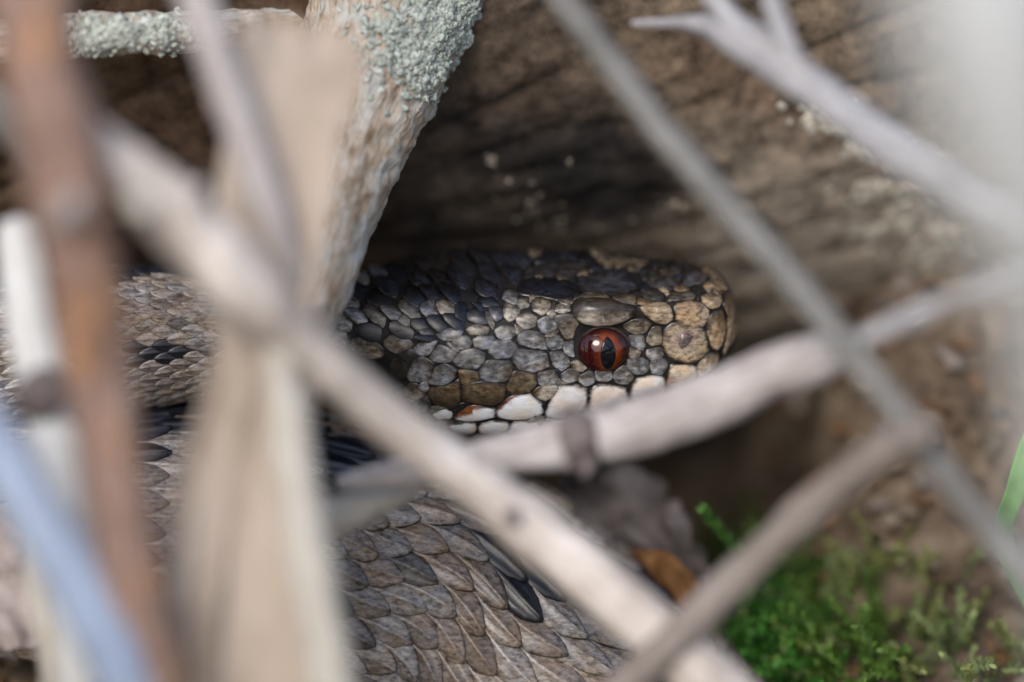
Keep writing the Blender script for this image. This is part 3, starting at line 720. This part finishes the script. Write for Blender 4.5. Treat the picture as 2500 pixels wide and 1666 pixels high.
# ------------------------------------------------------------------ twigs, stems and blades
def tube(pts, radii, amp=0.06, freq=0.25, nseg=20, seed=0, step_=6, ridge=0.0, squash=1.0, caps=True, knots=()):
    """pts in mm; knots: (position 0..1, swell, width) along the twig"""
    rows = spline([[*p, r] for p, r in zip(pts, radii)], step_)
    P = [Vector(r[:3]) for r in rows]; n = len(P)
    ref = None; V, F, BK = [], [], []
    dl = np.r_[0, np.cumsum([(P[i + 1] - P[i]).length for i in range(n - 1)])]
    for i in range(n):
        T = (P[min(i + 1, n - 1)] - P[max(i - 1, 0)]).normalized()
        if ref is None: ref = T.orthogonal().normalized()
        ref = (ref - T * ref.dot(T)).normalized(); B = T.cross(ref)
        r = max(0.02, rows[i][3]); tt = dl[i] / dl[-1]
        for kp, sw, wd in knots: r *= 1 + sw * math.exp(-((tt - kp) / wd) ** 2)
        for j in range(nseg):
            a = 2 * math.pi * j / nseg; dr = ref * math.cos(a) + B * math.sin(a) * squash
            q = P[i] + dr * r
            h = amp * r * fbm(q + Vector((seed * 7.1, 0, seed)), freq, 4) + ridge * r * noise.noise(Vector((math.cos(a) * 2.5, math.sin(a) * 2.5, dl[i] * 0.04 + seed)))
            V.append(q + dr * h); BK.append((math.cos(a) * r + seed * 3, math.sin(a) * r, dl[i] * 0.16 + seed * 5))
    F = [(i * nseg + j, i * nseg + (j + 1) % nseg, (i + 1) * nseg + (j + 1) % nseg, (i + 1) * nseg + j) for i in range(n - 1) for j in range(nseg)]
    for e_, sg in ((0, -1), (n - 1, 1)):
        T = (P[1] - P[0]).normalized() if e_ == 0 else (P[-1] - P[-2]).normalized()
        b = len(V); V.append(P[e_] + T * sg * rows[e_][3] * 0.25); BK.append((seed * 3, 0, dl[e_] * 0.16 + seed * 5))
        for j in range(nseg):
            q = (e_ * nseg + j, e_ * nseg + (j + 1) % nseg, b); F.append(q if sg > 0 else q[::-1])
    return V, F, BK
def CP3(l):
    l = [(q[0], q[1], q[2] * 1.0, q[3]) for q in l]
    return [C(*q[:3]) for q in l], [max(0.05, q[3] * MMPX * (DIST - q[2]) / DIST) for q in l]
def twig(name, l, mat, label, cat='twig', group=None, fine=10, **kw):
    P, R = CP3(l); V, F, BK = tube(P, R, step_=fine, seed=len(col.objects) % 23, **kw)
    o = make(name, V, F, mat, origin=tuple(min(P, key=lambda p: p.z)), bark=BK)
    return tag(o, label, cat, group)
def bit(name, parent, l, mat, label=None, **kw):
    P, R = CP3(l); V, F, BK = tube(P, R, **kw); o = make(name, V, F, mat, parent, bark=BK)
    if label: o['label'] = label
    return o
def bk(name, a, b, c, mm, spots=None, rough=0.75, bump=0.2, q=0.84, crack=0.5):
    """weathered bark: fibres along the twig, blotches, dark splits, loose patches"""
    m = NT(name); at = m.attr('bark', 'Vector'); a, b, c = (tuple(v * q for v in t) for t in (a, b, c))
    f = m.noise(1.3, 6, 0.68, at, 0.3); g = m.noise(1000 / mm, 5, 0.6); h = m.noise(0.55, 4, 0.6, at, 0.8)
    col_ = m.ramp(m.math('ADD', m.math('MULTIPLY', f, 0.55), m.math('MULTIPLY', g, 0.45)), [(0.34, a), (0.5, b), (0.64, c)])
    if spots:
        sc_mm, lo, hi, colr = spots
        col_ = m.mix(col_, colr, m.ramp(m.math('ADD', m.math('MULTIPLY', h, 0.6), m.math('MULTIPLY', m.noise(1000 / sc_mm, 3, 0.5), 0.4)), [(lo - .03, (0, 0, 0)), (hi - .06, (1, 1, 1))]))
    sp = m.noise(2.6, 3, 0.5, at, 0.5)
    col_ = m.mix(col_, tuple(v * 0.35 for v in a), m.math('MULTIPLY', m.ramp(sp, [(0.30, (1, 1, 1)), (0.40, (0, 0, 0))]), crack))
    m.bump(m.math('ADD', f, sp), bump)
    return m.out(col_, rough, 0.25)
def flat(name, a, b, c, mm):
    return mat_plain(name, [(0.30, a), (0.5, b), (0.70, c)], mm, 0.75, 0.15, 0.25)
M_beige = bk('beige_bark', (.30, .245, .205), (.56, .50, .445), (.78, .72, .67), 8.0, (9.0, .62, .74, (.24, .18, .14)), q=1.0, crack=.4)
M_pink = bk('pinkish_bark', (.28, .24, .22), (.52, .47, .445), (.70, .655, .635), 7.0, (8.0, .62, .74, (.22, .17, .16)))
M_grey = bk('grey_bark', (.12, .115, .10), (.22, .215, .20), (.34, .335, .32), 6.0)
M_lav = bk('silver_bark', (.26, .25, .25), (.43, .42, .43), (.58, .57, .59), 6.0, (10., .60, .7, (.34, .30, .24)))
M_pale = bk('pale_bark', (.40, .35, .33), (.52, .47, .45), (.60, .56, .55), 8.0)
M_red = bk('redbrown_bark', (.12, .065, .05), (.28, .18, .14), (.44, .32, .255), 7.0, (8.0, .56, .68, (.52, .26, .11)), crack=.8)
M_tan = mat_plain('dry_blade', [(0.3, (.25, .20, .155)), (0.5, (.41, .34, .28)), (0.7, (.50, .43, .365))], 9.0, 0.7, 0.1, 0.2, stretch=(1, 1, .3))
M_cream = bk('cream_stem', (.42, .38, .31), (.56, .52, .45), (.68, .65, .58), 10.0)
M_white = bk('bleached_stem', (.58, .57, .54), (.78, .78, .76), (.86, .87, .87), 9.0)
M_blue = bk('bluish_stem', (.22, .28, .38), (.34, .41, .54), (.44, .51, .64), 12.0)
M_mist = bk('pale_stem', (.50, .50, .48), (.60, .61, .59), (.68, .69, .67), 14.0)
M_node = bk('dark_node', (.06, .045, .045), (.16, .13, .125), (.30, .26, .25), 3.0)
M_brown = bk('greybrown_bark', (.15, .12, .10), (.27, .23, .20), (.38, .33, .30), 6.0)

# the diagonal twig
t1 = twig('twig', [(120, 250, 46, 44), (230, 345, 46, 58), (360, 455, 45, 68), (480, 575, 44, 72), (620, 720, 42, 66), (750, 850, 38, 58), (1000, 1062, 31, 60), (1300, 1290, 26, 68), (1600, 1545, 26, 72), (1800, 1715, 24, 66), (2300, 2100, 12, 60), (2650, 2420, 2, 55)], M_beige,
          'knotty beige twig running diagonally across the coil below the viper\'s chin', amp=.16, freq=.3, ridge=.05, knots=[(.10, .25, .02), (.16, .3, .025), (.46, .12, .02), (.60, .1, .03)])
bit('bud', t1, [(440, 520, 45, 46), (470, 480, 47, 34), (492, 455, 48, 14)], M_pink, 'pale bud stub')
bit('bud', t1, [(330, 470, 48, 40), (350, 505, 50, 34), (372, 540, 50, 14)], M_cream, 'pale bud stub')
bit('scar', t1, [(1236, 1252, 28.6, 10), (1250, 1262, 29.4, 22), (1262, 1272, 28.6, 10)], M_node, 'dark round scar')
# the cross twig with a dark node
t2 = twig('twig', [(830, 1180, 17, 20), (900, 1166, 18, 28), (1010, 1148, 19, 38), (1150, 1124, 20, 46), (1290, 1098, 20, 56), (1410, 1074, 20, 66), (1600, 1028, 21, 70), (1850, 928, 23, 68), (1990, 876, 24, 64), (2062, 850, 24, 56)], M_pink,
          'pinkish broken twig with a dark node under the viper\'s snout', amp=.14, freq=.25, knots=[(.46, .14, .03), (.66, .05, .1)])
bit('node', t2, [(1384, 1080, 20, 60), (1394, 1078, 20, 77), (1408, 1074, 20.2, 82), (1424, 1070, 20.2, 80), (1434, 1067, 20, 62)], M_node, 'dark ring node', amp=.15)
bit('bud', t2, [(1440, 1122, 22, 28), (1432, 1146, 22, 18), (1424, 1166, 22, 8)], M_node)
twig('twig', [(620, 1345, 16, 44), (760, 1285, 16, 50), (870, 1243, 15, 46), (990, 1190, 13, 36), (1090, 1120, 11, 16)], M_cream,
     'short pale twig end poking out behind the diagonal twig', amp=.14)
# long grey twig
t3 = twig('twig', [(1100, -420, 22, 30), (1260, -160, 26, 32), (1370, -10, 28, 34), (1500, 165, 30, 34), (1680, 395, 32, 34), (1900, 645, 34, 33), (2100, 885, 35, 34), (2240, 1070, 35, 36), (2400, 1275, 34, 36), (2560, 1470, 32, 37), (3000, 1980, 20, 38), (3300, 2330, 8, 38)], M_grey,
     'long thin straight grey twig slanting past the viper\'s snout', amp=.1, knots=[(.62, .2, .02)])
t4 = twig('twig', [(1545, 57, 13, 8), (1640, 56, 15, 14), (1720, 62, 18, 26), (1800, 92, 21, 44), (1950, 190, 25, 50), (2150, 340, 29, 50), (2350, 482, 33, 48), (2600, 640, 38, 46), (3000, 900, 44, 44), (3500, 1300, 44, 40), (4000, 2000, 30, 36)], M_lav,
     'silvery forked twig with a thin pointed tip above the lichen crust', amp=.16, knots=[(.1, .2, .02)])
bit('side_twig', t4, [(1950, 180, 25, 30), (1905, 70, 25, 26), (1870, -60, 24, 22), (1840, -260, 20, 18)], M_lav, amp=.1)
bit('side_twig', t4, [(1830, 105, 22, 36), (1760, 20, 21, 30), (1690, -80, 20, 26), (1600, -250, 16, 20)], M_lav, amp=.1)
t5 = twig('twig', [(1330, 1860, 24, 46), (1500, 1705, 27, 48), (1650, 1560, 28, 48), (1800, 1412, 29, 47), (2000, 1222, 31, 46), (2180, 1090, 35, 46), (2262, 1052, 38, 46)], M_brown,
     'grey brown twig rising over the green moss to the long grey twig', amp=.14, ridge=.05)
t6 = twig('stem', [(2330, -900, 152, 130), (2400, -300, 151, 150), (2430, 0, 150, 230), (2500, 350, 148, 200), (2610, 800, 145, 120), (2700, 1500, 140, 100), (2850, 2600, 130, 100), (3000, 4000, 110, 100)], M_mist,
     'thick bleached stem hazy out of focus beside the silvery forked twig', 'stem')
twig('stem', [(2080, 840, 33, 22), (2200, 785, 36, 26), (2330, 735, 40, 28), (2480, 680, 46, 30), (2750, 560, 56, 30), (3300, 200, 70, 30)], M_lav, 'thin pale dry stem end blurred beside the thick bleached stem', 'stem')
# red-brown stem at the left
t8 = twig('stem', [(-60, -320, 52, 74), (70, -10, 52, 100), (130, 280, 52, 102), (185, 560, 51, 94), (235, 880, 47, 82), (290, 1220, 46, 78), (345, 1520, 44, 74), (400, 1800, 40, 72), (520, 2400, 20, 70)], M_red,
     'thick reddish brown stem with orange patches beside the bleached stem', 'stem', amp=.2, freq=.16, ridge=.16)
bit('bud', t8, [(150, 545, 55, 34), (172, 505, 58, 28), (190, 470, 58, 10)], M_pink)
twig('twig', [(395, -330, 41, 42), (465, -60, 41, 46), (500, 60, 41, 48), (560, 230, 40, 50), (640, 450, 39, 46), (700, 620, 37, 38), (750, 740, 34, 28), (800, 840, 31, 14)], M_pale,
     'pale lavender grey twig crossing the top of the broad dry blade', amp=.12)
# lichen branch, nearly in focus
M_branch = bk('lichen_branch_bark', (.24, .15, .085), (.42, .345, .265), (.60, .56, .51), 1.6, (2.0, .52, .64, (.46, .46, .42)), bump=.35, rough=.9, q=1.0)
b1 = twig('branch', [(1150, -420, -12, 250), (1030, -160, -7, 240), (955, 0, -4, 215), (900, 200, -1, 172), (845, 400, 2, 130), (806, 560, 4, 102), (772, 690, 5.5, 90), (735, 810, 6.5, 76), (690, 980, 8, 64), (640, 1180, 9, 54)], M_branch,
     'thick peeling beige branch with pale green lichen beside the viper\'s nape', 'branch', fine=40, nseg=110, amp=.085, freq=.5, ridge=.03)
b2 = twig('branch', [(-500, 140, 0, 60), (-60, 105, 3, 56), (130, 90, 4, 55), (300, 82, 4, 52), (470, 78, 2, 50), (640, 66, -3, 48), (820, 40, -6, 44)], M_branch,
     'thin pale lichen crusted branch lying level beside the red brown stem', 'branch', fine=30, nseg=40, amp=.18, freq=.5)
def branch_lichen(br, spots, name, base, label, rr):
    me = br.data; o0 = Vector(br['_o'])
    T = BVHTree.FromPolygons([Vector(v.co) / S + o0 for v in me.vertices], [tuple(p.vertices) for p in me.polygons])
    V, F, K = [], [], []
    for cx, cy, rx, ry, n in spots:
        for _ in range(int(n * 3.2)):
            px, py = random.gauss(cx, rx), random.gauss(cy, ry); o, dr = ray(px, py); h = T.ray_cast(o, dr)
            if h[0] is None: h = T.find_nearest(C(px, py, -2))
            if h[0] is None or (pix(h[0])[0] - px) ** 2 + (pix(h[0])[1] - py) ** 2 > 900: continue
            n_ = h[1] if h[1].dot(FW) > -0.2 else -h[1]; j = random.uniform(.7, 1.2); g = random.uniform(0, 1)
            c = Vector(base).lerp(Vector((.46, .46, .44)), g * .5) * j
            crumb(V, F, K, h[0] + n_ * 0.1, (n_ + Vector([random.gauss(0, .45) for _ in range(3)])), random.uniform(*rr), random.uniform(.25, .6), tuple(c))
    o = make(name, V, F, M_crust, br, cols=K); o['kind'] = 'stuff'; o['label'] = label
branch_lichen(b1, [(1110, 40, 45, 45, 170), (1130, 90, 34, 20, 70), (1060, 20, 40, 30, 70), (1050, 160, 30, 22, 50), (1010, 110, 40, 40, 60), (1030, 210, 20, 24, 24), (940, 130, 40, 50, 40), (980, 60, 60, 40, 40)], 'lichen', (.40, .455, .395), 'pale green leafy lichen', (.10, .38))
branch_lichen(b2, [(230, 85, 40, 26, 60), (330, 80, 60, 24, 50), (420, 80, 40, 24, 20), (210, 110, 20, 12, 30)], 'lichen', (.46, .50, .42), 'whitish green lichen crust', (.12, .4))

# broad dry blade (two sheets with a fold) and its companions
def blade(name, l, mat, label, cat, curl=0.25, thick=0.25, ripple=0.5, nw=14, parent=None, rag=0.08, seed=0.0, folds=0.0):
    """l: (px, py, d, half width px); a thin curled leaf sheet with two faces and an edge"""
    rows = spline([[*C(*q[:3]), q[3] * MMPX * (DIST - q[2]) / DIST] for q in l], 10); n = len(rows)
    top, bot = [], []
    for i, r in enumerate(rows):
        P = Vector(r[:3]); T = (Vector(rows[min(i + 1, n - 1)][:3]) - Vector(rows[max(i - 1, 0)][:3])).normalized()
        Sx = T.cross(FW).normalized(); N = Sx.cross(T).normalized()
        if N.dot(FW) < 0: N = -N
        for k in range(nw + 1):
            b = 2 * k / nw - 1; wv = r[3] * (1 + rag * noise.noise(Vector((i * (0.15 if rag < .1 else .28), math.copysign(1, b), seed))))
            h = curl * r[3] * (b * b - .4) + ripple * noise.noise(Vector((b * 1.6, i * 0.12, seed))) + folds * math.sin(b * 9 + i * 0.05)
            q = P + Sx * wv * b + N * h; top.append(q + N * thick / 2); bot.append(q - N * thick / 2)
    V = top + bot; m_ = len(top); F = []; W_ = nw + 1
    for i in range(n - 1):
        for k in range(nw):
            a = i * W_ + k; F += [(a, a + 1, a + W_ + 1, a + W_), (m_ + a, m_ + a + W_, m_ + a + W_ + 1, m_ + a + 1)]
    edge = [k for k in range(W_)] + [i * W_ + nw for i in range(1, n)] + [(n - 1) * W_ + k for k in range(nw - 1, -1, -1)] + [i * W_ for i in range(n - 2, 0, -1)]
    F += [(edge[q], m_ + edge[q], m_ + edge[(q + 1) % len(edge)], edge[(q + 1) % len(edge)]) for q in range(len(edge))]
    if parent is not None: return make(name, V, F, mat, parent)
    lo = min(V, key=lambda p: p[2]); return tag(make(name, V, F, mat, origin=tuple(lo)), label, cat)
bl = blade('dry_blade', [(760, 60, 35, 90), (752, 95, 35, 140), (735, 150, 36, 160), (700, 300, 36, 145), (665, 520, 36, 140), (645, 740, 36, 130), (660, 950, 36, 105), (635, 1150, 36, 140), (612, 1380, 36, 185), (605, 1620, 35, 210), (600, 1900, 32, 220), (600, 2400, 26, 180), (600, 2900, 8, 60)], M_tan,
      'broad tan dead blade hanging in front of the viper\'s neck', 'dead leaf', curl=.28, folds=.22)
bit('midrib', bl, [(660, 950, 35, 16), (640, 1150, 34, 18), (625, 1380, 33, 20), (612, 1620, 32, 20), (600, 1900, 29, 18)], M_tan)
blade('dry_blade', [(560, 640, 33, 40), (600, 760, 33, 55), (560, 950, 34, 60), (510, 1150, 35, 70), (480, 1350, 36, 70), (470, 1560, 36, 60), (470, 1900, 30, 60), (480, 2500, 12, 40)], M_tan,
      'narrower tan dead blade overlapping the broad one beside the red brown stem', 'dead leaf', curl=.35, seed=3.0)
twig('stem', [(665, 800, 38, 26), (692, 950, 40, 46), (715, 1120, 41, 54), (752, 1350, 41, 58), (805, 1640, 40, 60), (840, 1850, 36, 60), (930, 2500, 20, 58)], M_cream,
     'smooth cream stem along the right edge of the broad dead blade', 'stem', amp=.08)
tw = twig('stem', [(38, 540, 30, 44), (48, 600, 30, 56), (70, 760, 30, 62), (100, 930, 30, 62), (140, 1120, 30, 68), (175, 1330, 30, 66), (200, 1560, 28, 62), (240, 2000, 16, 60), (290, 2500, 4, 60)], M_white,
     'bleached white broken stem beside the reddish brown stem', 'stem', amp=.08, knots=[(.21, -.15, .02)])
bit('node', tw, [(85, 940, 31, 60), (104, 960, 31.5, 72), (122, 985, 31, 62)], M_node, 'dark ring node')
twig('stem', [(-200, 780, 46, 60), (-60, 1000, 46, 66), (60, 1210, 46, 70), (180, 1410, 45, 74), (290, 1620, 44, 76), (380, 1820, 40, 74), (620, 2400, 20, 70)], M_blue,
     'bluish grey stem slanting in front of the bleached white stem', 'stem', amp=.06)
twig('stem', [(60, 1230, 24, 24), (100, 1400, 24, 40), (130, 1560, 23, 46), (160, 1760, 18, 46), (220, 2300, 2, 40)], M_cream,
     'greenish cream stalk behind the bluish grey stem', 'stem')
twig('twig', [(-120, 160, 30, 40), (-20, 250, 30, 44), (40, 330, 29, 40), (75, 420, 27, 22)], M_grey, 'stubby grey twig end behind the red brown stem', 'twig')

# ------------------------------------------------------------------ litter, moss and grass on the ground
M_gleaf = flat('grey_leaf', (.02, .016, .015), (.10, .084, .08), (.21, .185, .18), 4.5)
M_bleaf = flat('brown_leaf', (.09, .04, .015), (.17, .08, .028), (.30, .16, .06), 3.0)
M_mleaf = flat('mauve_leaf', (.16, .13, .12), (.32, .27, .25), (.42, .37, .35), 5.0)
blade('dead_leaf', [(1400, 1130, -22, 30), (1450, 1190, -20, 80), (1540, 1260, -17, 105), (1620, 1330, -15, 85), (1690, 1420, -13, 50), (1715, 1500, -12, 14)], M_gleaf,
      'crumpled grey dead leaf in the dark hollow behind the coil', 'dead leaf', curl=.35, ripple=3.2, seed=5.0, rag=.55)
blade('dead_leaf', [(1545, 1350, -12, 20), (1595, 1395, -11, 58), (1640, 1445, -10, 66), (1690, 1520, -10, 34)], M_bleaf,
      'small rusty brown dead leaf tucked against the coil', 'dead leaf', curl=.3, ripple=1.8, seed=8.0, rag=.35)
blade('dead_leaf', [(-60, 1260, 8, 60), (0, 1360, 8, 110), (40, 1480, 9, 110), (60, 1580, 10, 50)], M_mleaf,
      'dull mauve dead leaf behind the bluish grey stem', 'dead leaf', curl=.3, ripple=1.5, seed=9.0)
M_litter = mat_tint('litter', 2.0, 0.7, 0.9, 0.1, 0.15)
# loose crumbs of bark and leaf
V, F, K = [], [], []
for _ in range(2600):
    x, y = random.uniform(-60, 85), random.uniform(-30, 60)
    z = ground_z(x, y); p = Vector((x, y, z)); j = random.uniform(.5, 1.3)
    c = random.choice([(.20, .15, .10), (.27, .22, .16), (.12, .08, .05), (.24, .2, .17), (.18, .10, .05)])
    crumb(V, F, K, p, Vector([random.gauss(0, .5), random.gauss(0, .5), 1]), random.uniform(.4, 1.7), random.uniform(.15, .5), tuple(q * j for q in c))
tag(make('leaf_litter', V, F, M_litter, cols=K), 'brown crumbs of bark and leaf strewn over the ground', 'leaf litter', kind='stuff')
# moss
V, F, K = [], [], []
def shoot(base, dirv, L_, c):
    p = base; dv = dirv.normalized(); n = 13
    bend = Vector([random.gauss(0, .5) for _ in range(3)])
    for k in range(n):
        t = k / n; dv = (dv + bend * 0.10 + Vector((0, 0, -0.03 * t))).normalized(); p = p + dv * (L_ / n)
        for q in range(3):
            sd_ = Vector([random.gauss(0, 1) for _ in range(3)]); sd_ = (sd_ - dv * sd_.dot(dv)).normalized()
            tip = p + (dv * 0.8 + sd_ * 0.9).normalized() * (L_ * 0.17 + 0.25) * (1 - 0.5 * t); wd = dv.cross(sd_).normalized() * 0.13
            b = len(V); V.extend([p - wd, p + wd, p.lerp(tip, .55) + wd * 1.5 + dv * .1, tip, p.lerp(tip, .55) - wd * 1.5 + dv * .1])
            F.append((b, b + 1, b + 2, b + 3, b + 4)); j = random.uniform(.7, 1.3); K.extend([tuple(z * j for z in c)] * 5)
MOSS = [(1830, 1480, 45, 70, 110, 0), (1880, 1570, 60, 70, 190, 0), (1850, 1650, 50, 40, 120, 0), (1990, 1610, 60, 60, 60, 1), (1950, 1430, 50, 40, 30, 1), (2120, 1640, 80, 50, 30, 1),
        (2060, 1480, 80, 60, 16, 1), (2250, 1560, 110, 80, 18, 2), (2350, 1650, 110, 60, 18, 2), (2150, 1420, 90, 40, 9, 2)]
for cx, cy, rx, ry, n, kd in MOSS:
    for _ in range(n):
        o, d = ray(random.gauss(cx, rx), random.gauss(cy, ry)); h = GB.ray_cast(o, d)
        if h[0] is None: continue
        c = [(.045, .15, .020), (.10, .18, .030), (.20, .22, .07)][kd] if random.random() < .8 else (.24, .30, .12)
        shoot(h[0] - Vector((0, 0, .5)), Vector((random.gauss(0, .5), random.gauss(-.15, .5), 1)), random.uniform(3.0, 8.0) if kd else random.uniform(3.0, 7.0), c)
m = NT('moss_green'); M_moss = m.out(m.mix(m.attr('tint'), m.ramp(m.noise(400, 3), [(.3, (.6, .6, .6)), (.7, (1.3, 1.3, 1.2))]), .7, 'MULTIPLY'), .6, .3)
M_moss.node_tree.nodes['Principled BSDF'].inputs['Subsurface Weight'].default_value = 0.0
tag(make('moss', V, F, M_moss, cols=K), 'bright green feathery moss growing on the ground beside the coil', 'moss', kind='stuff')
V, F, K = [], [], []
pts = [C(*q) for q in [(1725, 1255, -9), (1765, 1300, -9.5), (1805, 1350, -10), (1825, 1400, -10.5), (1830, 1470, -11)]]
rows = spline([list(p) for p in pts], 8)
for i in range(len(rows) - 1):
    p = Vector(rows[i]); dv = (Vector(rows[i]) - Vector(rows[i + 1])).normalized()
    for q in range(4):
        sd_ = Vector([random.gauss(0, 1) for _ in range(3)]); sd_ = (sd_ - dv * sd_.dot(dv)).normalized()
        tip = p + (dv + sd_ * .9).normalized() * 1.2; wd = dv.cross(sd_).normalized() * .2
        b = len(V); V.extend([p - wd, p + wd, p.lerp(tip, .5) + wd * 1.5, tip, p.lerp(tip, .5) - wd * 1.5]); F.append((b, b + 1, b + 2, b + 3, b + 4)); K.extend([(.11, .24, .05)] * 5)
tag(make('moss_shoot', V, F, M_moss, cols=K), 'single green moss shoot curling up in the dark hollow', 'moss')
M_grass = flat('grass_green', (.10, .25, .06), (.16, .36, .09), (.22, .44, .14), 5.0)
blade('grass_blade', [(2580, 1620, -14, 12), (2530, 1500, -9, 18), (2452, 1320, -2, 22), (2478, 1200, 2, 25), (2530, 1040, 2, 22), (2620, 860, -2, 14), (2720, 720, -8, 3)], M_grass,
      'single bright green grass blade behind the long grey twig', 'grass', curl=.3, ripple=.1, nw=6)
